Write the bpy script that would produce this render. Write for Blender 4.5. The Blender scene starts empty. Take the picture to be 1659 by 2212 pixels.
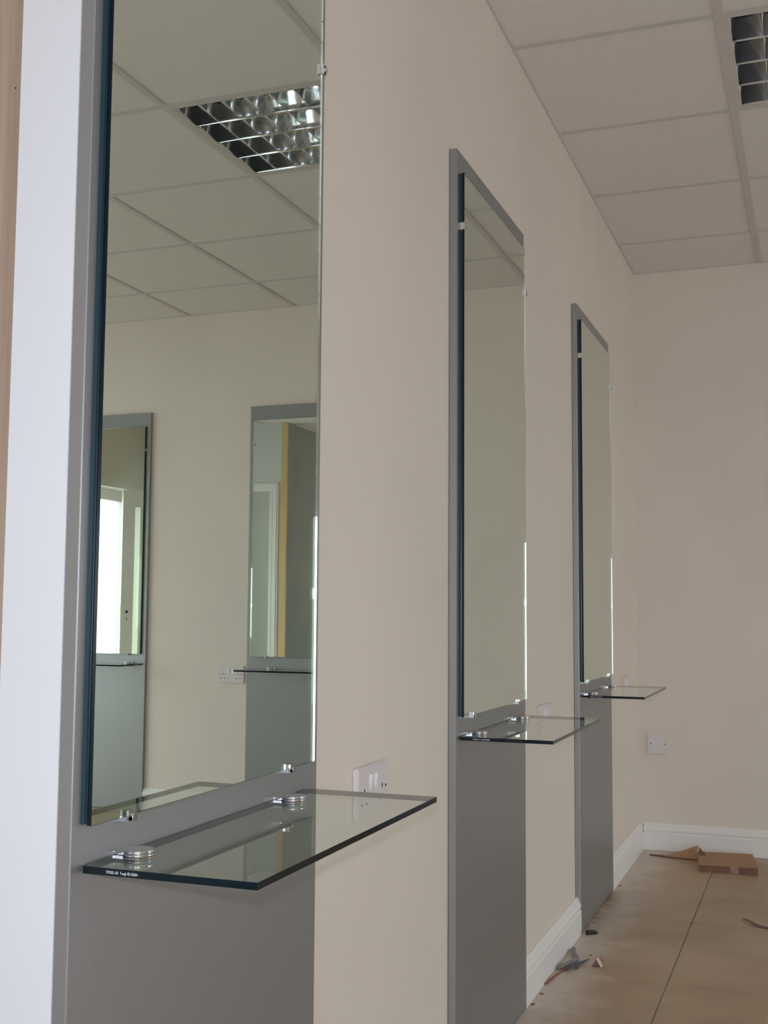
import bpy, bmesh, math, random
from mathutils import Vector, Matrix

random.seed(7)
SC = bpy.context.scene
COL = SC.collection

# ------------------------------------------------------------------ camera
CAM_POS = Vector((0.7413, 0.0, 1.0134))
CR = Vector((0.93761189, 0.34761728, 0.0067947))
CU = Vector((0.02342119, -0.08264712, 0.99630362))
CF = Vector((-0.34689391, 0.93398698, 0.08563253))
cam_d = bpy.data.cameras.new('camera')
cam_d.sensor_fit = 'HORIZONTAL'
cam_d.sensor_width = 36.0
cam_d.lens = 2509.16 / 1659.0 * 36.0
cam_d.clip_start = 0.02
cam = bpy.data.objects.new('camera', cam_d)
COL.objects.link(cam)
cam.matrix_world = Matrix(((CR.x, CU.x, -CF.x, CAM_POS.x),
                           (CR.y, CU.y, -CF.y, CAM_POS.y),
                           (CR.z, CU.z, -CF.z, CAM_POS.z),
                           (0, 0, 0, 1)))
SC.camera = cam

# ------------------------------------------------------------------ world, lights, exposure
SKY = 4.65
W = bpy.data.worlds.new('sky')
SC.world = W
W.use_nodes = True
bg = W.node_tree.nodes['Background']
bg.inputs[0].default_value = (0.86, 0.93, 1.0, 1)
bg.inputs[1].default_value = SKY


def portal(name, loc, rot, sx, sy):
    d = bpy.data.lights.new(name, 'AREA')
    d.shape = 'RECTANGLE'
    d.size, d.size_y = sx, sy
    d.cycles.is_portal = True
    o = bpy.data.objects.new(name, d)
    COL.objects.link(o)
    o.location = loc
    o.rotation_euler = rot
    return o


# area light looks down its local -Z
portal('window_portal', (4.74, 3.40, 1.0), (0, math.radians(90), 0), 1.99, 2.78)
portal('window_portal', (4.74, 0.85, 1.45), (0, math.radians(90), 0), 1.08, 1.28)
portal('window_portal', (3.99, -1.19, 1.275), (math.radians(90), 0, 0), 1.13, 2.34)
portal('window_portal', (1.60, -2.88, 0.81), (math.radians(90), 0, 0), 2.78, 1.60)

flash_d = bpy.data.lights.new('camera_flash', 'POINT')
flash_d.energy = 50.0
flash_d.color = (0.90, 0.95, 1.08)
flash_d.shadow_soft_size = 0.018
flash = bpy.data.objects.new('camera_flash', flash_d)
COL.objects.link(flash)
flash.location = CAM_POS + CU * 0.055 + CF * -0.01

SC.view_settings.view_transform = 'Standard'
SC.view_settings.look = 'None'
SC.view_settings.gamma = 1.0
SC.view_settings.use_curve_mapping = False
SC.view_settings.exposure = 0.0
SC.cycles.max_bounces = 20
SC.cycles.diffuse_bounces = 6
SC.cycles.glossy_bounces = 16
SC.cycles.transmission_bounces = 12
SC.cycles.transparent_max_bounces = 16
SC.cycles.sample_clamp_indirect = 6.0
SC.cycles.use_denoising = True


# ------------------------------------------------------------------ materials
def new_mat(name):
    m = bpy.data.materials.new(name)
    m.use_nodes = True
    nt = m.node_tree
    return m, nt, nt.nodes['Principled BSDF']


def setp(b, **kw):
    names = {'color': 'Base Color', 'rough': 'Roughness', 'metal': 'Metallic', 'ior': 'IOR',
             'spec': 'Specular IOR Level', 'trans': 'Transmission Weight', 'coat': 'Coat Weight'}
    for k, v in kw.items():
        b.inputs[names[k]].default_value = (*v, 1) if k == 'color' else v


def noise(nt, scale, detail=3.0, coord='Object', stretch=None, rough=0.5):
    tc = nt.nodes.new('ShaderNodeTexCoord')
    n = nt.nodes.new('ShaderNodeTexNoise')
    n.inputs['Scale'].default_value = scale
    n.inputs['Detail'].default_value = detail
    n.inputs['Roughness'].default_value = rough
    src = tc.outputs[coord]
    if stretch:
        mp = nt.nodes.new('ShaderNodeMapping')
        mp.inputs['Scale'].default_value = stretch
        nt.links.new(src, mp.inputs[0])
        src = mp.outputs[0]
    nt.links.new(src, n.inputs['Vector'])
    return n


def ramp(nt, fac, stops):
    r = nt.nodes.new('ShaderNodeValToRGB')
    while len(r.color_ramp.elements) < len(stops):
        r.color_ramp.elements.new(0.5)
    for e, (p, c) in zip(r.color_ramp.elements, stops):
        e.position = p
        e.color = (*c, 1)
    nt.links.new(fac, r.inputs[0])
    return r.outputs[0]


def bump(nt, b, height, strength, dist=0.001):
    bp = nt.nodes.new('ShaderNodeBump')
    bp.inputs['Strength'].default_value = strength
    bp.inputs['Distance'].default_value = dist
    nt.links.new(height, bp.inputs['Height'])
    nt.links.new(bp.outputs[0], b.inputs['Normal'])


def paint(name, col, rough=0.6, var=0.03, bscale=260, bstr=0.12):
    m, nt, b = new_mat(name)
    setp(b, rough=rough, spec=0.35)
    n = noise(nt, 1.7, 4)
    lo = tuple(c * (1 - var) for c in col)
    hi = tuple(min(1, c * (1 + var)) for c in col)
    nt.links.new(ramp(nt, n.outputs[0], [(0.3, lo), (0.7, hi)]), b.inputs['Base Color'])
    bump(nt, b, noise(nt, bscale, 2).outputs[0], bstr, 0.0006)
    return m


M = {}
M['cream'] = paint('cream_wall_paint', (0.76, 0.68, 0.605), 0.55)
M['white'] = paint('white_trim_paint', (0.84, 0.81, 0.785), 0.35, 0.02, 120, 0.05)
M['endwhite'] = paint('white_emulsion', (0.66, 0.67, 0.69), 0.55, 0.02)
M['board'] = paint('bare_plasterboard', (0.30, 0.29, 0.255), 0.75, 0.08)
M['bulkhead'] = paint('pale_bulkhead_paint', (0.76, 0.71, 0.62), 0.6)
M['shade_backing'] = new_mat('teal_shade_backing')[0]
setp(M['shade_backing'].node_tree.nodes['Principled BSDF'], color=(0.010, 0.034, 0.046), rough=0.5)  # teal stands for the shade and reflection beside the mirror edge
M['dark'] = new_mat('dark_slot')[0]
setp(M['dark'].node_tree.nodes['Principled BSDF'], color=(0.03, 0.022, 0.02), rough=0.7)
M['tee'] = paint('white_tee_enamel', (0.60, 0.56, 0.535), 0.4, 0.01, 60, 0.02)
M['plastic'] = paint('white_socket_plastic', (0.72, 0.68, 0.68), 0.28, 0.01, 60, 0.0)
M['rocker'] = paint('bright_white_switch_plastic', (0.86, 0.85, 0.87), 0.25, 0.01, 60, 0.0)
M['concrete'] = paint('grey_screed', (0.36, 0.34, 0.31), 0.85, 0.1)
M['grout'] = paint('grey_grout', (0.30, 0.28, 0.27), 0.85, 0.15, 200, 0.3)

m, nt, b = new_mat('mineral_fibre_tile')
setp(b, rough=0.9, spec=0.1)
n = noise(nt, 230, 3)
nt.links.new(ramp(nt, n.outputs[0], [(0.30, (0.70, 0.655, 0.625)), (0.55, (0.79, 0.745, 0.71))]), b.inputs['Base Color'])
bump(nt, b, noise(nt, 200, 2).outputs[0], 0.35, 0.0022)
M['tile_ceiling'] = m

m, nt, b = new_mat('silver_sprayed_mdf')
setp(b, metal=0.6, rough=0.42)
n = noise(nt, 900, 2)
nt.links.new(ramp(nt, n.outputs[0], [(0.35, (0.275, 0.272, 0.272)), (0.65, (0.35, 0.346, 0.346))]), b.inputs['Base Color'])
bump(nt, b, noise(nt, 300, 2).outputs[0], 0.10, 0.0005)
M['silver'] = m

m, nt, b = new_mat('mirror_silvering')
setp(b, metal=1.0, rough=0.0, color=(0.945, 0.945, 0.875))
M['silvering'] = m

m, nt, b = new_mat('clear_float_glass')
setp(b, color=(1, 1, 1), rough=0.0, trans=1.0, ior=1.5)
# float glass swallows light along its length: clear through the face, dark blue seen along the edge
va = nt.nodes.new('ShaderNodeVolumeAbsorption')
va.inputs['Color'].default_value = (0.0, 0.60, 0.62, 1)
va.inputs['Density'].default_value = 12.0
nt.links.new(va.outputs[0], nt.nodes['Material Output'].inputs['Volume'])
M['mirror_glass'] = m


def thin_glass(name, tint, trough=0.0):
    m = bpy.data.materials.new(name)
    m.use_nodes = True
    nt = m.node_tree
    nt.nodes.remove(nt.nodes['Principled BSDF'])
    out = nt.nodes['Material Output']
    t = nt.nodes.new('ShaderNodeBsdfTransparent')
    t.inputs[0].default_value = (*tint, 1)
    g = nt.nodes.new('ShaderNodeBsdfGlossy')
    g.inputs['Color'].default_value = (1, 1, 1, 1)
    g.inputs['Roughness'].default_value = trough
    lw = nt.nodes.new('ShaderNodeFresnel')
    lw.inputs[0].default_value = 1.5
    # the back of a face meets glass-to-air: keep one sensible value for both sides
    geo = nt.nodes.new('ShaderNodeNewGeometry')
    mixf = nt.nodes.new('ShaderNodeMath')
    mixf.operation = 'MULTIPLY'
    inv = nt.nodes.new('ShaderNodeMath')
    inv.operation = 'SUBTRACT'
    inv.inputs[0].default_value = 1.0
    nt.links.new(geo.outputs['Backfacing'], inv.inputs[1])
    nt.links.new(lw.outputs[0], mixf.inputs[0])
    nt.links.new(inv.outputs[0], mixf.inputs[1])
    mx = nt.nodes.new('ShaderNodeMixShader')
    nt.links.new(mixf.outputs[0], mx.inputs[0])
    nt.links.new(t.outputs[0], mx.inputs[1])
    nt.links.new(g.outputs[0], mx.inputs[2])
    nt.links.new(mx.outputs[0], out.inputs[0])
    return m


M['shelf_glass'] = thin_glass('shelf_glass_faces', (0.90, 0.945, 0.915))
M['pane'] = thin_glass('window_pane_glass', (0.97, 0.985, 0.975))
m, nt, b = new_mat('polished_glass_edge')
setp(b, color=(0.003, 0.010, 0.015), rough=0.10, ior=1.45, spec=0.35)
M['glass_edge'] = m
m, nt, b = new_mat('chrome')
setp(b, color=(0.78, 0.79, 0.82), metal=1.0, rough=0.06)
M['chrome'] = m
m, nt, b = new_mat('etched_white_print')
setp(b, color=(0.75, 0.78, 0.80), rough=0.6)
M['print'] = m
m, nt, b = new_mat('louvre_aluminium')
setp(b, color=(0.74, 0.75, 0.77), metal=0.93, rough=0.10)
M['louvre'] = m
m, nt, b = new_mat('lamp_housing_grey')
setp(b, color=(0.40, 0.39, 0.38), rough=0.5)
M['housing'] = m
m, nt, b = new_mat('fluorescent_tube_glass')
setp(b, color=(0.80, 0.82, 0.86), rough=0.12, coat=0.6)
M['tube'] = m
m, nt, b = new_mat('brass')
setp(b, color=(0.60, 0.45, 0.20), metal=1.0, rough=0.3)
M['brass'] = m

m, nt, b = new_mat('planed_pine')
setp(b, rough=0.5)
n = noise(nt, 6.0, 5, stretch=(9, 9, 0.28))
nt.links.new(ramp(nt, n.outputs[0], [(0.30, (0.29, 0.21, 0.155)), (0.5, (0.36, 0.27, 0.205)), (0.66, (0.42, 0.335, 0.26))]), b.inputs['Base Color'])
bump(nt, b, n.outputs[0], 0.1, 0.001)
M['pine'] = m
m, nt, b = new_mat('sawn_pine')
setp(b, rough=0.6)
n = noise(nt, 6.0, 5, stretch=(9, 9, 0.28))
nt.links.new(ramp(nt, n.outputs[0], [(0.30, (0.66, 0.42, 0.20)), (0.66, (0.78, 0.54, 0.28))]), b.inputs['Base Color'])
M['pine_raw'] = m

m, nt, b = new_mat('beige_ceramic_tile')
setp(b, rough=0.42, spec=0.4)
tc = nt.nodes.new('ShaderNodeNewGeometry')
n1 = nt.nodes.new('ShaderNodeTexNoise')
n1.inputs['Scale'].default_value = 3.2
n1.inputs['Detail'].default_value = 6
nt.links.new(tc.outputs['Position'], n1.inputs['Vector'])
tilecol = ramp(nt, n1.outputs[0], [(0.3, (0.37, 0.262, 0.165)), (0.55, (0.47, 0.343, 0.225)), (0.75, (0.53, 0.405, 0.29))])
# plaster dust swept against the wall, with a ragged edge of its own
sep = nt.nodes.new('ShaderNodeSeparateXYZ')
nt.links.new(tc.outputs['Position'], sep.inputs[0])
n2 = nt.nodes.new('ShaderNodeTexNoise')
n2.inputs['Scale'].default_value = 9
n2.inputs['Detail'].default_value = 8
n2.inputs['Roughness'].default_value = 0.65
nt.links.new(tc.outputs['Position'], n2.inputs['Vector'])
mul = nt.nodes.new('ShaderNodeMath'); mul.operation = 'MULTIPLY_ADD'
mul.inputs[1].default_value = 0.36
nt.links.new(n2.outputs[0], mul.inputs[0])
sx = nt.nodes.new('ShaderNodeMath'); sx.operation = 'MULTIPLY_ADD'
sx.inputs[1].default_value = -1.0; sx.inputs[2].default_value = 0.0
nt.links.new(sep.outputs[0], sx.inputs[0])
nt.links.new(sx.outputs[0], mul.inputs[2])
mr = nt.nodes.new('ShaderNodeMapRange')
mr.inputs['From Min'].default_value = -0.02
mr.inputs['From Max'].default_value = 0.12
mr.inputs['To Max'].default_value = 0.75
nt.links.new(mul.outputs[0], mr.inputs['Value'])
mixc = nt.nodes.new('ShaderNodeMix'); mixc.data_type = 'RGBA'
nt.links.new(mr.outputs[0], mixc.inputs['Factor'])
nt.links.new(tilecol, mixc.inputs['A'])
mixc.inputs['B'].default_value = (0.66, 0.585, 0.525, 1)
# small rusty flecks of grit trodden in
n3 = nt.nodes.new('ShaderNodeTexNoise')
n3.inputs['Scale'].default_value = 55
n3.inputs['Detail'].default_value = 3
nt.links.new(tc.outputs['Position'], n3.inputs['Vector'])
mr3 = nt.nodes.new('ShaderNodeMapRange')
mr3.inputs['From Min'].default_value = 0.66
mr3.inputs['From Max'].default_value = 0.74
mr3.inputs['To Max'].default_value = 0.6
nt.links.new(n3.outputs[0], mr3.inputs['Value'])
mix3 = nt.nodes.new('ShaderNodeMix'); mix3.data_type = 'RGBA'
nt.links.new(mr3.outputs[0], mix3.inputs['Factor'])
nt.links.new(mixc.outputs['Result'], mix3.inputs['A'])
mix3.inputs['B'].default_value = (0.36, 0.20, 0.12, 1)
def span(sock, a, b_):
    q = nt.nodes.new('ShaderNodeMapRange')
    q.inputs['From Min'].default_value = a
    q.inputs['From Max'].default_value = b_
    nt.links.new(sock, q.inputs['Value'])
    return q.outputs[0]


def times(a, b_):
    q = nt.nodes.new('ShaderNodeMath'); q.operation = 'MULTIPLY'
    nt.links.new(a, q.inputs[0])
    nt.links.new(b_, q.inputs[1])
    return q.outputs[0]


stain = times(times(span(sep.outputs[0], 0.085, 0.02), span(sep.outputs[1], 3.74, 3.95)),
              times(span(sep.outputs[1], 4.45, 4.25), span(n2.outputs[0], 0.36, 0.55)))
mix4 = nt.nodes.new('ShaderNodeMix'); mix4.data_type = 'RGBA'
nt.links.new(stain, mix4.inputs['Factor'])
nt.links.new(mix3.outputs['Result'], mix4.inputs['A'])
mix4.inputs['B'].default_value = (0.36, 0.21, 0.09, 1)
nt.links.new(mix4.outputs['Result'], b.inputs['Base Color'])
bump(nt, b, n2.outputs[0], 0.12, 0.002)
M['tile_floor'] = m


def plain(name, col, rough=0.6, nscale=40, var=0.12):
    m, nt, b = new_mat(name)
    setp(b, rough=rough)
    n = noise(nt, nscale, 3)
    nt.links.new(ramp(nt, n.outputs[0], [(0.3, tuple(c * (1 - var) for c in col)), (0.7, tuple(c * (1 + var) for c in col))]), b.inputs['Base Color'])
    return m


M['card'] = plain('brown_cardboard', (0.40, 0.235, 0.135), 0.8)
M['card_dark'] = plain('brown_cardboard_edge', (0.20, 0.095, 0.06), 0.8)
M['tape'] = plain('clear_parcel_tape', (0.36, 0.25, 0.19), 0.3)
M['greycable'] = plain('grey_pvc_sheath', (0.21, 0.20, 0.22), 0.5)
M['bluewire'] = plain('dark_blue_pvc', (0.07, 0.08, 0.12), 0.5)
M['redwire'] = plain('red_pvc', (0.34, 0.08, 0.06), 0.5)
M['blackrubber'] = plain('black_rubber', (0.012, 0.012, 0.018), 0.5)
M['wrapper'] = plain('white_paper', (0.70, 0.64, 0.60), 0.7)
M['wrapper_red'] = plain('red_brown_paper', (0.36, 0.16, 0.11), 0.7)
M['shaving'] = plain('brown_wood_shaving', (0.20, 0.12, 0.09), 0.6)
M['grit'] = plain('brown_grit', (0.24, 0.13, 0.07), 0.9)
M['paving'] = plain('pale_paving', (0.55, 0.54, 0.52), 0.9, 4)


# ------------------------------------------------------------------ mesh helpers
def box(bm, x0, x1, y0, y1, z0, z1, mi=0):
    v = [bm.verts.new(c) for c in ((x0, y0, z0), (x1, y0, z0), (x1, y1, z0), (x0, y1, z0),
                                   (x0, y0, z1), (x1, y0, z1), (x1, y1, z1), (x0, y1, z1))]
    fs = []
    for idx in ((0, 3, 2, 1), (4, 5, 6, 7), (0, 1, 5, 4), (1, 2, 6, 5), (2, 3, 7, 6), (3, 0, 4, 7)):
        f = bm.faces.new([v[i] for i in idx])
        f.material_index = mi
        fs.append(f)
    return fs


def cyl(bm, a, b, r, n=16, mi=0, r2=None):
    a, b = Vector(a), Vector(b)
    d = (b - a).normalized()
    u = d.orthogonal().normalized()
    w = d.cross(u)
    r2 = r if r2 is None else r2
    A = [bm.verts.new(a + (u * math.cos(t) + w * math.sin(t)) * r) for t in [2 * math.pi * i / n for i in range(n)]]
    B = [bm.verts.new(b + (u * math.cos(t) + w * math.sin(t)) * r2) for t in [2 * math.pi * i / n for i in range(n)]]
    for i in range(n):
        f = bm.faces.new((A[i], A[(i + 1) % n], B[(i + 1) % n], B[i]))
        f.smooth = True
        f.material_index = mi
    bm.faces.new(A[::-1]).material_index = mi
    bm.faces.new(B).material_index = mi


def tube(bm, pts, r, n=8, flat=1.0, mi=0):
    pts = [Vector(p) for p in pts]
    rings = []
    for i, p in enumerate(pts):
        d = (pts[min(i + 1, len(pts) - 1)] - pts[max(i - 1, 0)]).normalized()
        s = d.cross(Vector((0, 0, 1)))
        s = s.normalized() if s.length > 1e-6 else Vector((1, 0, 0))
        t = s.cross(d)
        rr = r[i] if isinstance(r, (list, tuple)) else r
        rings.append([bm.verts.new(p + (s * math.cos(a) + t * math.sin(a) * flat) * rr)
                      for a in [2 * math.pi * k / n for k in range(n)]])
    for A, B in zip(rings, rings[1:]):
        for k in range(n):
            f = bm.faces.new((A[k], A[(k + 1) % n], B[(k + 1) % n], B[k]))
            f.smooth = True
            f.material_index = mi
    bm.faces.new(rings[0][::-1])
    bm.faces.new(rings[-1])


def smooth_path(pts, k=6):
    pts = [Vector(p) for p in pts]
    out = []
    for i in range(len(pts) - 1):
        p0, p1, p2, p3 = pts[max(i - 1, 0)], pts[i], pts[i + 1], pts[min(i + 2, len(pts) - 1)]
        for j in range(k):
            t = j / k
            out.append(0.5 * ((2 * p1) + (p2 - p0) * t + (2 * p0 - 5 * p1 + 4 * p2 - p3) * t * t + (3 * p1 - p0 - 3 * p2 + p3) * t ** 3))
    out.append(pts[-1])
    return out


def prism(bm, prof, axis, a, b, mi=0):
    """prof: list of 2-D points; axis 0: (y,z) swept along x, axis 1: (x,z) swept along y."""
    mk = (lambda q, s: (s, q[0], q[1])) if axis == 0 else (lambda q, s: (q[0], s, q[1]))
    A = [bm.verts.new(mk(q, a)) for q in prof]
    B = [bm.verts.new(mk(q, b)) for q in prof]
    n = len(prof)
    for i in range(n):
        bm.faces.new((A[i], A[(i + 1) % n], B[(i + 1) % n], B[i])).material_index = mi
    bm.faces.new(A[::-1]).material_index = mi
    bm.faces.new(B).material_index = mi


def smooth_sides(bm):
    for f in bm.faces:
        f.smooth = len(f.verts) == 4
    for e in bm.edges:
        if len(e.link_faces) == 2 and e.calc_face_angle(0) > 0.6:
            e.smooth = False
    return bm


def bevel(bm, off, seg=1):
    bmesh.ops.bevel(bm, geom=bm.edges[:] + bm.verts[:], offset=off, segments=seg, affect='EDGES', clamp_overlap=True)


def obj(name, bm, mats, parent=None):
    bmesh.ops.recalc_face_normals(bm, faces=bm.faces[:])
    me = bpy.data.meshes.new(name)
    bm.to_mesh(me)
    bm.free()
    for mt in (mats if isinstance(mats, (list, tuple)) else [mats]):
        me.materials.append(mt)
    o = bpy.data.objects.new(name, me)
    COL.objects.link(o)
    if parent:
        o.parent = parent
    return o


def link_copy(src, parent, name=None, loc=None):
    o = src.copy()
    if name:
        o.name = name
    COL.objects.link(o)
    o.parent = parent
    if loc is not None:
        o.location = loc
    return o


def boxobj(name, dims, mat, parent=None, bev=0.0):
    bm = bmesh.new()
    box(bm, *dims)
    if bev:
        bevel(bm, bev)
    return obj(name, bm, mat, parent)


def struct(o, label=None):
    o['kind'] = 'structure'
    if label:
        o['label'] = label
    return o


def thing(name, label, cat, loc=(0, 0, 0), rz=0.0, group=None):
    o = bpy.data.objects.new(name, None)
    o.empty_display_size = 0.05
    COL.objects.link(o)
    o.location = loc
    o.rotation_euler = (0, 0, rz)
    tag(o, label, cat, group)
    return o


def tag(o, label, cat, group=None):
    o['label'] = label
    o['category'] = cat
    if group:
        o['group'] = group
    return o


def copy_tree(o, parent=None):
    c = o.copy()
    COL.objects.link(c)
    c.parent = parent
    for ch in list(o.children):
        copy_tree(ch, c)
    return c


# ------------------------------------------------------------------ room dimensions (metres)
H = 2.5414            # suspended ceiling
YB = 5.2154           # back wall
XR = 4.60             # right wall, shop front
Y1 = 1.0302           # free end of the left wall
YF = 1.86             # face of the short wall with the inner door
XP = 3.32             # face of the plasterboard partition
YR = -2.80            # rear wall behind the camera
TX0, TY0 = 0.543, 2.9713   # ceiling grid origin (0.6 m modules)

# ------------------------------------------------------------------ walls
struct(boxobj('wall_left', (-0.077, 0, Y1 + 0.012, YB + 0.15, -0.05, H + 0.2), M['cream']))
struct(boxobj('wall_back', (0, XR, YB, YB + 0.15, -0.05, H + 0.2), M['cream']))
bm = bmesh.new()
box(bm, -0.077, 0.0, Y1, Y1 + 0.012, -0.0, H)
struct(obj('trim_1', bm, M['endwhite']), 'white painted lining on the free end of the left wall')

# pine lining beyond the wall end, with a nail hole
t = struct(boxobj('trim_2', (-0.215, -0.077, Y1 + 0.002, Y1 + 0.04, 0.0, H), M['pine'], bev=0.001), 'bare pine board beside the white wall end')
bm = bmesh.new()
cyl(bm, (-0.0855, Y1 + 0.0018, 1.595), (-0.0855, Y1 + 0.006, 1.595), 0.0012, 10)
obj('nail_hole', bm, M['dark'], t)
struct(boxobj('wall_near', (-1.3, -0.215, Y1 + 0.02, Y1 + 0.10, -0.05, H + 0.2), M['cream']))
struct(boxobj('wall_side', (-1.42, -1.30, YR - 0.15, Y1 + 0.1, -0.05, H + 0.2), M['cream']))


def wall_with_hole(name, axis, a0, a1, t0, t1, holes, mat):
    """axis 0: wall runs along x (thickness along y); axis 1: along y. holes: (from, to, z0, z1), sorted."""
    bm = bmesh.new()

    def bx(p0, p1, z0, z1):
        if p1 - p0 < 1e-4 or z1 - z0 < 1e-4:
            return
        if axis == 0:
            box(bm, p0, p1, t0, t1, z0, z1)
        else:
            box(bm, t0, t1, p0, p1, z0, z1)
    p = a0
    for (h0, h1, z0, z1) in holes:
        bx(p, h0, -0.05, H + 0.2)
        bx(h0, h1, -0.05, z0)
        bx(h0, h1, z1, H + 0.2)
        p = h1
    bx(p, a1, -0.05, H + 0.2)
    return struct(obj(name, bm, mat))


wall_with_hole('wall_right', 1, -1.25, YB + 0.15, XR, XR + 0.22, [(0.2, 1.5, 0.9, 2.0), (2.0, 4.8, 0.0, 2.0)], M['bulkhead'])
wall_with_hole('wall_rear', 0, -1.42, XP + 0.05, YR - 0.15, YR, [(0.2, 3.0, 0.0, 1.62)], M['cream'])
wall_with_hole('wall_front', 0, XP + 0.05, XR, YF - 0.08, YF, [(3.46, 4.10, 0.0, 1.985)], M['endwhite'])
struct(boxobj('wall_partition', (XP, XP + 0.05, YR, YF - 0.005, -0.05, H + 0.2), M['board']))
struct(boxobj('trim_3', (XP - 0.002, XP + 0.045, YF - 0.005, YF + 0.02, 0, H), M['pine_raw']), 'pine stud closing the end of the bare plasterboard partition')


def window(name, axis, a0, a1, z0, z1, t, mull, head):
    """frame of separate members with one pane per light, set on the outer side of its wall"""
    e = bpy.data.objects.new(name, None)
    COL.objects.link(e)
    struct(e)
    fr = 0.055

    def bx(nm, p0, p1, q0, q1, d0, d1, mat):
        dims = (p0, p1, t + d0, t + d1, q0, q1) if axis == 0 else (t + d0, t + d1, p0, p1, q0, q1)
        boxobj(nm, dims, mat, e)
    bx('frame_head', a0, a1, z1 - head, z1, 0, 0.06, M['white'])
    bx('frame_sill', a0, a1, z0, z0 + fr, 0, 0.06, M['white'])
    cuts = [a0 + (a1 - a0) * i / mull for i in range(mull + 1)]
    for i, c in enumerate(cuts):
        lo = c if i == 0 else (c - fr if i == mull else c - fr / 2)
        bx('frame_upright', lo, lo + fr, z0 + fr, z1 - head, 0, 0.06, M['white'])
    for c, d in zip(cuts, cuts[1:]):
        bx('pane', c + fr / 2, d - fr / 2, z0 + fr, z1 - head, 0.025, 0.031, M['pane'])
    return e


wall_with_hole('wall_store', 0, XP + 0.05, XR, -1.25, -1.10, [(3.42, 4.56, 0.1, 2.45)], M['cream'])
window('added_window_4', 0, 3.42, 4.56, 0.1, 2.45, -1.24, 1, 0.05)  # unseen window, added to brighten the inner room

window('window_1', 1, 2.0, 4.8, 0.0, 2.0, XR + 0.15, 2, 0.085)
window('added_window_2', 1, 0.2, 1.5, 0.9, 2.0, XR + 0.15, 2, 0.055)  # not in view, added to bring daylight into the inner room
window('window_3', 0, 0.2, 3.0, 0.0, 1.62, YR - 0.14, 2, 0.06)

# inner door: architrave and an open glazed leaf
bm = bmesh.new()
for (w0, d) in ((0.07, 0.012), (0.056, 0.018), (0.034, 0.013), (0.018, 0.020)):
    box(bm, 3.46 - w0, 3.462, YF, YF + d, 0, 1.985 + w0)
    box(bm, 4.098, 4.10 + w0, YF, YF + d, 0, 1.985 + w0)
    box(bm, 3.462, 4.098, YF, YF + d, 1.983, 1.985 + w0)
box(bm, 3.455, 3.475, YF - 0.08, YF, 0, 1.985)
box(bm, 4.085, 4.105, YF - 0.08, YF, 0, 1.985)
struct(obj('trim_4', bm, M['white']), 'white moulded architrave round the inner doorway')

d = bpy.data.objects.new('door_1', None)
COL.objects.link(d)
struct(d, 'white glazed door leaf standing open into the room')
d.location = (4.09, YF + 0.03, 0)
d.rotation_euler = (0, 0, math.atan2(2.39 - 1.89, 4.53 - 4.09))
LW = math.hypot(2.39 - 1.89, 4.53 - 4.09)
boxobj('stile', (0.0, 0.10, 0, 0.04, 0.006, 1.975), M['white'], d)
boxobj('stile', (LW - 0.10, LW, 0, 0.04, 0.006, 1.975), M['white'], d)
boxobj('rail', (0.10, LW - 0.10, 0, 0.04, 1.84, 1.975), M['white'], d)
boxobj('rail', (0.10, LW - 0.10, 0, 0.04, 0.006, 0.24), M['white'], d)
boxobj('pane', (0.10, LW - 0.10, 0.017, 0.023, 0.24, 1.84), M['pane'], d)
boxobj('lock_plate', (LW, LW + 0.002, 0.008, 0.032, 0.92, 1.06), M['brass'], d)
bm = bmesh.new()
cyl(bm, (LW - 0.05, 0.0395, 1.0), (LW - 0.05, 0.0405, 1.0), 0.011, 14)
box(bm, LW - 0.053, LW - 0.047, 0.0395, 0.0405, 0.93, 0.955)
cyl(bm, (LW - 0.05, -0.0005, 1.0), (LW - 0.05, 0.0005, 1.0), 0.011, 14)
box(bm, LW - 0.053, LW - 0.047, -0.0005, 0.0005, 0.93, 0.955)
obj('keyhole', bm, M['dark'], d)

# outside, seen only as brightness through the glass
struct(boxobj('pavement', (XR + 0.22, 12.0, -8, 12, -0.25, -0.05), M['paving']))
struct(boxobj('pavement', (-6.0, XR + 0.2, -10, YR - 0.15, -0.25, -0.05), M['paving']))

# ------------------------------------------------------------------ floor
fl = struct(boxobj('floor', (-1.42, XR + 0.22, YR - 0.15, YB + 0.15, -0.12, -0.003), M['grout']))
PITCH, GX, GY = 0.345, 0.3325, 3.0105
g = 0.004


def clip_ranges(lo, hi, origin):
    k = math.ceil((lo - origin) / PITCH - 1e-6)
    cuts = [lo]
    while origin + k * PITCH < hi - 0.01:
        c = origin + k * PITCH
        if c > lo + 0.01:
            cuts.append(c)
        k += 1
    return list(zip(cuts, cuts[1:] + [hi]))


tile_mesh = {}


def floor_tile(x0, x1, y0, y1):
    key = (round(x1 - x0, 4), round(y1 - y0, 4))
    if key not in tile_mesh:
        bm = bmesh.new()
        a, c = (x1 - x0) / 2 - g / 2, (y1 - y0) / 2 - g / 2
        box(bm, -a, a, -c, c, -0.012, 0.0)
        top = [e for e in bm.edges if all(v.co.z > -0.001 for v in e.verts)]
        bmesh.ops.bevel(bm, geom=top, offset=0.0012, segments=1, affect='EDGES')
        o = obj('floor_tile', bm, M['tile_floor'], fl)
        tile_mesh[key] = o
    else:
        o = link_copy(tile_mesh[key], fl)
    o.location = ((x0 + x1) / 2, (y0 + y1) / 2, random.uniform(-0.0004, 0.0002))
    return o


for (x0, x1) in clip_ranges(0.0, XR, GX):
    for (y0, y1) in clip_ranges(-0.5, YB, GY):
        if x0 > XP - 0.05 and y1 < YF:
            continue
        floor_tile(x0, x1, y0, y1)

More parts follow.
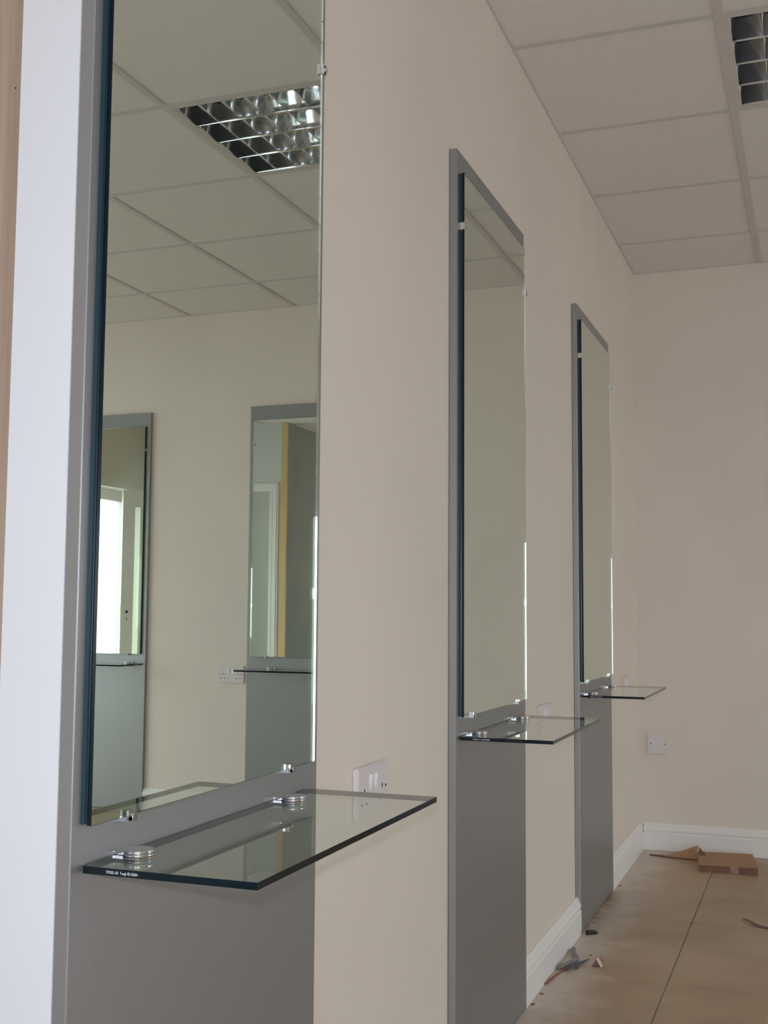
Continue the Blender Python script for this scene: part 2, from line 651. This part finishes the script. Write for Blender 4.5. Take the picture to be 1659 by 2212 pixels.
# ------------------------------------------------------------------ suspended ceiling
ce = struct(boxobj('ceiling', (-1.42, XR + 0.22, YR - 0.15, YB + 0.15, H + 0.16, H + 0.25), M['concrete']))
TW = 0.024
LAMP = (TX0, TY0)
xs = [TX0 + 0.6 * i for i in range(-4, 8)]
ys = [TY0 + 0.6 * i for i in range(-10, 5)]


def cuts(lo, hi, grid):
    c = [lo] + [v for v in grid if lo + 0.03 < v < hi - 0.03] + [hi]
    return list(zip(c, c[1:]))


ctile = {}


def ceiling_tile(x0, x1, y0, y1, top=0.0):
    key = (round(x1 - x0, 4), round(y1 - y0, 4))
    if key not in ctile:
        bm = bmesh.new()
        a, c = (x1 - x0) / 2 - 0.0005, (y1 - y0) / 2 - 0.0005
        # tegular edge: the tile face drops a little into the tee opening
        box(bm, -a, a, -c, c, 0.004, 0.016)
        o = obj('ceiling_tile', bm, M['tile_ceiling'], ce)
        ctile[key] = o
    else:
        o = link_copy(ctile[key], ce)
    o.location = ((x0 + x1) / 2, (y0 + y1) / 2, H)


regions = [(0.0, XR, Y1, YB), (-1.30, XR, YR, Y1)]
for (rx0, rx1, ry0, ry1) in regions:
    for (x0, x1) in cuts(rx0, rx1, xs):
        for (y0, y1) in cuts(ry0, ry1, ys):
            if abs(x0 - LAMP[0]) < 0.01 and abs(y0 - LAMP[1]) < 0.01:
                continue
            ceiling_tile(x0, x1, y0, y1)
for x in xs:
    if 0.03 < x < XR - 0.03:
        boxobj('main_tee', (x - TW / 2, x + TW / 2, YR, YB, H, H + 0.004), M['tee'], ce)
    elif -1.3 < x < 0:
        boxobj('main_tee', (x - TW / 2, x + TW / 2, YR, Y1, H, H + 0.004), M['tee'], ce)
for y in ys:
    if YR < y < YB - 0.03:
        for (x0, x1) in cuts(0.0 if y > Y1 else -1.3, XR, xs):
            boxobj('cross_tee', (x0 + TW / 2, x1 - TW / 2, y - TW / 2 + 0.001, y + TW / 2 - 0.001, H + 0.0004, H + 0.004), M['tee'], ce)
# wall angle
boxobj('wall_angle', (0.0, 0.006, Y1, YB, H - 0.0005, H + 0.004), M['tee'], ce)
boxobj('wall_angle', (0.006, XR, YB - 0.006, YB, H - 0.0005, H + 0.004), M['tee'], ce)

# ------------------------------------------------------------------ skirting boards
HS, TS = 0.1115, 0.0197


def skirt_prof(s):
    return [(0, 0), (s * TS, 0), (s * TS, 0.070), (s * (TS - 0.004), 0.0735), (s * (TS - 0.004), 0.079),
            (s * (TS - 0.001), 0.082), (s * (TS - 0.001), 0.088), (s * (TS - 0.008), 0.100), (s * (TS - 0.008), 0.1035),
            (s * 0.0075, 0.1085), (s * 0.006, HS), (0, HS)]


PY = [Y1, 2.3974, 3.7715]
PW = 0.6286
bm = bmesh.new()
prism(bm, skirt_prof(1), 1, PY[0] + PW, PY[1])
prism(bm, skirt_prof(1), 1, PY[1] + PW, PY[2])
prism(bm, skirt_prof(1), 1, PY[2] + PW, YB)
bl = bmesh.new()
struct(obj('baseboard_left', bm, M['white']))
bl.free()
BX = [1.337, 2.544]
bm = bmesh.new()
pf = [(YB + q[0], q[1]) for q in skirt_prof(-1)]
prism(bm, pf, 0, TS, BX[0])
prism(bm, pf, 0, BX[0] + PW, BX[1])
prism(bm, pf, 0, BX[1] + PW, XR)
struct(obj('baseboard_back', bm, M['white']))

# ------------------------------------------------------------------ salon stations: panel, mirror, shelf
# local frame: x along the wall to the right, -y out of the wall, z up
PT, ZT = 0.018, 2.0402


def make_panel():
    root = thing('styling_panel', '', 'panel')
    bm = bmesh.new()
    box(bm, 0, PW, -PT, -0.0006, 0.002, ZT)
    bevel(bm, 0.0012)
    obj('board', bm, M['silver'], root)
    return root


def make_mirror(a, b, z0, z1, clips):
    root = thing('salon_mirror', '', 'mirror')
    o0, o1 = 0.0240, 0.0298
    bm = bmesh.new()
    fs = box(bm, a, b, -o1, -o0, z0, z1)
    for k in (0, 1, 5):      # bottom, top and left ends ground dark; the right end stays clear
        fs[k].material_index = 1
    gl = obj('glass', bm, [M['mirror_glass'], M['glass_edge']], root)
    bm = bmesh.new()
    box(bm, a + 0.0003, b - 0.0003, -o0 - 0.0008, -o0 + 0.0004, z0 + 0.0003, z1 - 0.0003)
    obj('silvering', bm, M['silvering'], gl)
    for (x, z, nx, nz) in clips:
        bm = bmesh.new()
        if nz:   # clip under the bottom edge
            box(bm, x - 0.008, x + 0.008, -o1 - 0.0035, -o1 - 0.0004, z - 0.005, z + 0.006)
            box(bm, x - 0.008, x + 0.008, -o1 - 0.0035, -PT, z - 0.006, z - 0.0008)
            cyl(bm, (x, -o1 - 0.006, z - 0.002), (x, -o1 - 0.003, z - 0.002), 0.0035, 12)
        else:
            s = nx
            box(bm, min(x - s * 0.006, x + s * 0.005), max(x - s * 0.006, x + s * 0.005), -o1 - 0.0035, -o1 - 0.0004, z - 0.008, z + 0.008)
            box(bm, min(x + s * 0.0008, x + s * 0.006), max(x + s * 0.0008, x + s * 0.006), -o1 - 0.0035, -PT, z - 0.008, z + 0.008)
            cyl(bm, (x + s * 0.002, -o1 - 0.006, z), (x + s * 0.002, -o1 - 0.003, z), 0.0035, 12)
        obj('mirror_clip', bm, M['chrome'], root)
    # shade and edge reflection behind the glass, put into a teal sheet
    boxobj('shade_backing', (a - 0.0035, b - 0.0015, -o0 + 0.0006, -PT - 0.0002, z0 + 0.002, z1 - 0.002), M['shade_backing'], root)
    return root


SZ = 0.7484


def make_shelf(a, b, depth, discs):
    root = thing('glass_shelf', '', 'shelf')
    t = 0.0075
    bm = bmesh.new()
    fs = box(bm, a, b, -depth, -PT - 0.003, SZ - t, SZ)
    for f in fs[2:]:
        f.material_index = 1
    gl = obj('glass', bm, [M['shelf_glass'], M['glass_edge']], root)
    for x in discs:
        bm = bmesh.new()
        yc = -0.045
        for (z0, z1, r, r2) in ((SZ + 0.0002, SZ + 0.0026, 0.0172, 0.0172), (SZ + 0.0026, SZ + 0.0032, 0.0162, 0.0162),
                                (SZ + 0.0032, SZ + 0.0060, 0.0170, 0.0170), (SZ + 0.0060, SZ + 0.0067, 0.0170, 0.0160),
                                (SZ - t - 0.006, SZ - t - 0.0002, 0.0165, 0.0170)):
            cyl(bm, (x, yc, z0), (x, yc, z1), r, 48, 0, r2)
        box(bm, x - 0.009, x + 0.009, yc, -PT, SZ + 0.0005, SZ + 0.0038)
        box(bm, x - 0.009, x + 0.009, yc, -PT, SZ - t - 0.0038, SZ - t - 0.0005)
        box(bm, x - 0.010, x + 0.010, -PT - 0.0018, -PT, SZ - t - 0.006, SZ + 0.0036)
        obj('clamp', bm, M['chrome'], root)
    # print on the near end of the glass
    cu = bpy.data.curves.new('edge_print', 'FONT')
    cu.body = 'TMDEL-UK  Tough BS 6206A'
    cu.size = 0.0042
    tmp = bpy.data.objects.new('tmp', cu)
    COL.objects.link(tmp)
    bpy.context.view_layer.update()
    dg = bpy.context.evaluated_depsgraph_get()
    me = bpy.data.meshes.new_from_object(tmp.evaluated_get(dg))
    bpy.data.objects.remove(tmp)
    me.materials.clear()
    me.materials.append(M['print'])
    w = max(v.co.x for v in me.vertices)
    s = 0.038 / w
    for v in me.vertices:       # reads from the wall outwards on the end face
        v.co = Vector((a - 0.0002, -0.049 - v.co.x * s, SZ - t + 0.0022 + v.co.y))
    p = bpy.data.objects.new('edge_print', me)
    COL.objects.link(p)
    p.parent = gl
    return root


LEFTM = (0.0185, 0.5934, 0.7893, 1.9892)
BACKM = (0.026, 0.604, 0.7893, 1.968)


def clips_for(m):
    a, b, z0, z1 = m
    return [(a, z1 - 0.123, -1, 0), (b, z1 - 0.123, 1, 0), (a + 0.073, z0, 0, 1), (b - 0.085, z0, 0, 1)]


panel0 = make_panel()
mirror0 = make_mirror(*LEFTM, clips_for(LEFTM))
mirrorb = make_mirror(*BACKM, clips_for(BACKM))
shelf0 = make_shelf(0.0185, 0.5934, 0.2223, (0.087, 0.487))

R90 = math.radians(90)
WHERE_L = ['nearest the camera, first of three on the left wall', 'on the left wall, middle of three', 'on the left wall, farthest of three beside the back corner']
LABELS = [
    ('tall silver painted panel nearest the camera, at the free white end of the left wall',
     'tall mirror nearest the camera, reflecting the louvred ceiling light and two back wall panels',
     'large clear glass shelf nearest the camera, white print on its dark near edge'),
    ('tall silver panel in the middle of the left wall, second from the camera',
     'tall narrow mirror on the middle silver panel of the left wall, reflecting bare wall',
     'clear glass shelf on the middle panel of the left wall, overlapping the farthest panel'),
    ('smallest looking silver panel on the left wall, farthest away beside the back corner',
     'farthest mirror on the left wall, on the silver panel next to the back corner',
     'smallest looking glass shelf, on the farthest left wall panel above the blank plate'),
    ('silver panel on the back wall seen only reflected, with the pine stud in its mirror',
     'back wall mirror seen only reflected, showing pine stud and white architrave',
     'glass shelf on the back wall seen only reflected, beside a white double socket'),
    ('silver panel on the back wall seen only reflected, cut by the near mirror left edge',
     'back wall mirror seen only reflected, showing bright window and open door leaf',
     'glass shelf on the back wall seen only reflected, under the mirror showing a bright window'),
]
spots = [((0, y, 0), R90, 0) for y in PY] + [((x, YB, 0), 0.0, 1) for x in BX]
SHELF_DZ = [0, 0, 0, -0.017, -0.007]
used = {'p': False, 'm': False, 'b': False, 's': False}
for i, (loc, rz, back) in enumerate(spots):
    P = copy_tree(panel0) if used['p'] else panel0
    used['p'] = True
    key = 'b' if back else 'm'
    src = mirrorb if back else mirror0
    Mi = copy_tree(src) if used[key] else src
    used[key] = True
    S = copy_tree(shelf0) if used['s'] else shelf0
    used['s'] = True
    for o, dz, lab, grp in ((P, 0, LABELS[i][0], 'silver styling panels'), (Mi, 0, LABELS[i][1], 'salon mirrors'),
                            (S, SHELF_DZ[i], LABELS[i][2], 'glass shelves under the mirrors')):
        o.location = (loc[0], loc[1], loc[2] + dz)
        o.rotation_euler = (0, 0, rz)
        o['label'] = lab
        o['group'] = grp


# ------------------------------------------------------------------ sockets and plate
def make_socket(w=0.146, h=0.086, d=0.0105):
    root = thing('double_socket', '', 'socket')
    bm = bmesh.new()
    box(bm, 0, w, -d, 0, 0, h)
    bevel(bm, 0.0022, 2)
    plate = obj('plate', bm, M['plastic'], root)
    for x in (w / 2 - 0.013, w / 2 + 0.013):
        bm = bmesh.new()
        x0, x1, z0, z1 = x - 0.0055, x + 0.0055, h * 0.52, h * 0.82
        prism(bm, [(-d, z0), (-d - 0.0008, z0), (-d - 0.0038, z1), (-d, z1)], 0, x0, x1)
        obj('rocker_switch', bm, M['rocker'], plate)
    for s in (-1, 1):
        c = w / 2 + s * 0.043
        for (x, z, ww, hh) in ((c, h * 0.52, 0.004, 0.008), (c - 0.011, h * 0.27, 0.0065, 0.004), (c + 0.011, h * 0.27, 0.0065, 0.004)):
            bm = bmesh.new()
            box(bm, x - ww / 2, x + ww / 2, -d - 0.0003, -d + 0.003, z - hh / 2, z + hh / 2)
            obj('pin_slot', bm, M['dark'], plate)
        bm = bmesh.new()
        cyl(bm, (w / 2 + s * 0.0605, -d + 0.001, h * 0.5), (w / 2 + s * 0.0605, -d - 0.0006, h * 0.5), 0.0028, 12)
        obj('screw', bm, M['dark'], plate)
    return root


sock0 = make_socket()
for i, (loc, rz, lab) in enumerate([
        ((0, 1.852, 0.662), R90, 'white double socket just above the nearest glass shelf, largest in view'),
        ((0, 3.238, 0.668), R90, 'white double socket on the left wall beyond the middle panel, above its shelf'),
        ((0, 4.765, 0.671), R90, 'faint white double socket on the left wall between farthest panel and back corner'),
        ((1.984, YB, 0.655), 0.0, 'white double socket on the back wall, seen reflected in the nearest mirror')]):
    s = sock0 if i == 0 else copy_tree(sock0)
    s.location = loc
    s.rotation_euler = (0, 0, rz)
    s['label'] = lab
    s['group'] = 'white double sockets'

bp = thing('blank_plate', 'square white blanking plate low on the back wall near the corner', 'wall plate', (0.039, YB, 0.407))
bm = bmesh.new()
box(bm, 0, 0.086, -0.008, 0, 0, 0.086)
bevel(bm, 0.002, 2)
bpp = obj('plate', bm, M['plastic'], bp)
for x in (0.013, 0.073):
    bm = bmesh.new()
    cyl(bm, (x, -0.0075, 0.043), (x, -0.0086, 0.043), 0.0028, 12)
    obj('screw', bm, M['dark'], bpp)

# ------------------------------------------------------------------ recessed louvre light
lx, ly = LAMP
lamp = thing('louvre_light', 'square recessed ceiling light with four unlit tubes and shiny metal louvres', 'ceiling light', (lx + 0.3, ly + 0.3, H))
A = 0.288
bm = bmesh.new()
box(bm, -A, A, -A, A, 0.124, 0.128)
for s in (-1, 1):
    box(bm, s * A - 0.0015, s * A + 0.0015, -A, A, 0.0042, 0.126)
    box(bm, -A, A, s * A - 0.0015, s * A + 0.0015, 0.0042, 0.126)
obj('housing', bm, M['housing'], lamp)
bm = bmesh.new()
for s in (-1, 1):
    box(bm, min(s * A, s * (A - 0.012)), max(s * A, s * (A - 0.012)), -A, A, 0.0005, 0.0045)
    box(bm, -A + 0.012, A - 0.012, min(s * A, s * (A - 0.012)), max(s * A, s * (A - 0.012)), 0.0005, 0.0045)
obj('frame', bm, M['tee'], lamp)
I = A - 0.012
row = 2 * I / 4


def curved_blade(c, w0, w1, z0, z1, ex=2.0, n=10):
    """cross-section of a parabolic louvre blade, thin at its lower edge"""
    side = [(w0 + (w1 - w0) * (i / n) ** ex, z0 + (z1 - z0) * i / n) for i in range(n + 1)]
    return [(c + w, z) for w, z in side] + [(c - w, z) for w, z in reversed(side)]


NC = 7
for k in range(4):
    yc = -I + row * (k + 0.5)
    # parabolic reflector trough above the tube
    bm = bmesh.new()
    pr = []
    for j in range(13):
        tt = -1 + 2 * j / 12
        pr.append((yc + tt * (row / 2 - 0.002), 0.120 - 0.030 * tt * tt))
    pr2 = [(y, z + 0.0015) for (y, z) in reversed(pr)]
    prism(bm, pr + pr2, 0, -I, I)
    obj('reflector', bm, M['louvre'], lamp)
    bm = bmesh.new()
    cyl(bm, (-I + 0.02, yc, 0.086), (I - 0.02, yc, 0.086), 0.013, 20)
    ftube = obj('fluorescent_tube', bm, M['tube'], lamp)
    for s in (-1, 1):
        bm = bmesh.new()
        cyl(bm, (s * (I - 0.003), yc, 0.086), (s * (I - 0.022), yc, 0.086), 0.0138, 20)
        obj('tube_cap', bm, M['white'], ftube)
    # cross blades of this row: V section with hollow sides
    for c in range(NC + 1):
        x = -I + 2 * I * c / NC
        bm = bmesh.new()
        prof = curved_blade(x, 0.0008, 0.0080, 0.002, 0.056)
        prism(bm, prof, 1, yc - row / 2 + 0.0025, yc + row / 2 - 0.0025)
        obj('cross_blade', smooth_sides(bm), M['louvre'], lamp)
for k in range(5):
    y = -I + row * k
    bm = bmesh.new()
    prof = curved_blade(y, 0.0010, 0.0300, 0.0012, 0.074, 1.5)
    prism(bm, prof, 0, -I, I)
    obj('long_blade', smooth_sides(bm), M['louvre'], lamp)

# ------------------------------------------------------------------ things left on the floor
cb = thing('cardboard_box', 'flat brown cardboard box lying on the floor against the back wall', 'box', (0.284, 4.830, 0.0), math.radians(7))
bm = bmesh.new()
box(bm, 0, 0.222, 0, 0.27, 0.0, 0.027)
obj('carton', bm, M['card'], cb)
bm = bmesh.new()
box(bm, 0.0005, 0.118, -0.0012, 0.0, 0.001, 0.0262)
box(bm, 0.150, 0.2215, -0.0012, 0.0, 0.001, 0.0262)
obj('end_flap', bm, M['card_dark'], cb)
bm = bmesh.new()
box(bm, 0.124, 0.129, -0.0018, 0.0, 0.001, 0.0265)
box(bm, 0.138, 0.146, -0.0018, 0.0, 0.001, 0.0265)
obj('tape', bm, M['tape'], cb)

cs = thing('cardboard_scrap', 'torn strip of brown cardboard with a raised triangular flap beside the flat box', 'cardboard')


def sheet(name, pts, th, mat, parent):
    bm = bmesh.new()
    P = [Vector(p) for p in pts]
    nrm = (P[1] - P[0]).cross(P[2] - P[0]).normalized() * th
    A_ = [bm.verts.new(p) for p in P]
    B_ = [bm.verts.new(p + nrm) for p in P]
    n = len(P)
    bm.faces.new(A_)
    bm.faces.new(B_[::-1])
    for i in range(n):
        bm.faces.new((A_[i], B_[i], B_[(i + 1) % n], A_[(i + 1) % n]))
    return obj(name, bm, mat, parent)


sheet('strip', [(0.060, 5.070, 0.0006), (0.160, 5.045, 0.0006), (0.252, 5.040, 0.0006), (0.250, 5.075, 0.0006), (0.150, 5.080, 0.0006), (0.062, 5.082, 0.0006)], 0.004, M['card_dark'], cs)
sheet('raised_flap', [(0.120, 5.060, 0.005), (0.252, 5.040, 0.005), (0.262, 5.052, 0.060), (0.200, 5.058, 0.034)], 0.003, M['card'], cs)
sheet('raised_flap', [(0.264, 5.030, 0.0275), (0.296, 5.028, 0.0275), (0.266, 5.038, 0.056)], 0.003, M['card_dark'], cs)

bm = bmesh.new()
loop = smooth_path([(0.030, 3.585, 0.005), (0.042, 3.53, 0.006), (0.058, 3.485, 0.008), (0.062, 3.462, 0.008), (0.050, 3.430, 0.007), (0.036, 3.395, 0.006), (0.028, 3.372, 0.006)], 6)
tube(bm, loop, 0.0072, 8, 0.7)
tag(obj('grey_cable', bm, M['greycable']), 'offcut of grey cable bent in a V against the left skirting', 'cable')
bm = bmesh.new()
tube(bm, smooth_path([(0.094, 3.492, 0.005), (0.078, 3.440, 0.006), (0.066, 3.390, 0.007), (0.052, 3.345, 0.005)], 6), [0.001 + 0.0056 * math.sin(math.pi * min(1, max(0.06, i / 18))) for i in range(19)], 8, 0.6)
tag(obj('blue_wire', bm, M['bluewire']), 'short dark blue wire offcut lying in front of the grey cable', 'wire')
rw = thing('red_wire', 'thin red wire offcut running out from the skirting under the grey cable', 'wire')
bm = bmesh.new()
tube(bm, smooth_path([(0.0235, 3.225, 0.003), (0.028, 3.275, 0.003), (0.036, 3.330, 0.003), (0.052, 3.395, 0.003), (0.066, 3.425, 0.003), (0.081, 3.433, 0.003)], 6), 0.0024, 8)
obj('core', bm, M['redwire'], rw)

bm = bmesh.new()
cyl(bm, (0.036, 3.765, 0.0075), (0.060, 3.782, 0.0065), 0.0075, 12, 0, 0.006)
cyl(bm, (0.0585, 3.781, 0.0055), (0.066, 3.786, 0.004), 0.004, 10)
tag(obj('rubber_plug', bm, M['blackrubber']), 'small black rubber plug on the floor at the foot of the farthest panel', 'plug')

wp = thing('paper_scrap', 'crumpled white and red brown paper scrap on the tiles near the cables', 'paper')
sheet('torn_face', [(0.112, 3.438, 0.001), (0.136, 3.436, 0.001), (0.141, 3.446, 0.004), (0.128, 3.462, 0.020), (0.117, 3.452, 0.009)], 0.0015, M['shaving'], wp)
sheet('white_edge', [(0.123, 3.452, 0.018), (0.138, 3.432, 0.0015), (0.144, 3.436, 0.0045), (0.128, 3.456, 0.022)], 0.0015, M['wrapper'], wp)
sheet('red_corner', [(0.128, 3.456, 0.021), (0.142, 3.452, 0.010), (0.146, 3.462, 0.012), (0.131, 3.470, 0.023)], 0.0012, M['wrapper_red'], wp)

bm = bmesh.new()
tube(bm, smooth_path([(0.485, 4.150, 0.004), (0.510, 4.105, 0.007), (0.540, 4.065, 0.005), (0.580, 4.050, 0.004), (0.630, 4.060, 0.010)], 6),
     [0.001 + 0.0065 * math.sin(math.pi * min(0.97, max(0.05, i / 24))) for i in range(25)], 8, 0.35)
tag(obj('wood_shaving', bm, M['shaving']), 'thin curled brown shaving on the floor tiles at the right edge', 'shaving')

bm = bmesh.new()
def chip(x, y, r):
    vs = [bm.verts.new((x + r * math.cos(a) * random.uniform(.6, 1.2), y + 2.2 * r * math.sin(a) * random.uniform(.6, 1.2), 0.0003)) for a in (0, 1.25, 2.5, 3.8, 5.0)]
    top = bm.verts.new((x, y, r * 0.5))
    bm.faces.new(vs)
    for i in range(5):
        bm.faces.new((vs[i], vs[(i + 1) % 5], top))
for k in range(70):
    chip(0.024 + abs(random.gauss(0, 0.06)), random.uniform(2.95, 4.5), random.uniform(0.0006, 0.0017))
for k in range(60):
    chip(0.022 + abs(random.gauss(0, 0.012)), random.uniform(3.85, 4.42), random.uniform(0.0008, 0.0026))
for (x, y, r) in ((0.030, 4.47, 0.007), (0.088, 3.55, 0.005), (0.332, 4.03, 0.006), (0.030, 3.15, 0.006), (0.027, 3.06, 0.006), (0.075, 3.405, 0.005)):
    chip(x, y, r)
gr = obj('floor_grit', bm, M['grit'])
gr['kind'] = 'stuff'
tag(gr, 'brown sawdust and grit scattered along the foot of the left wall', 'grit')
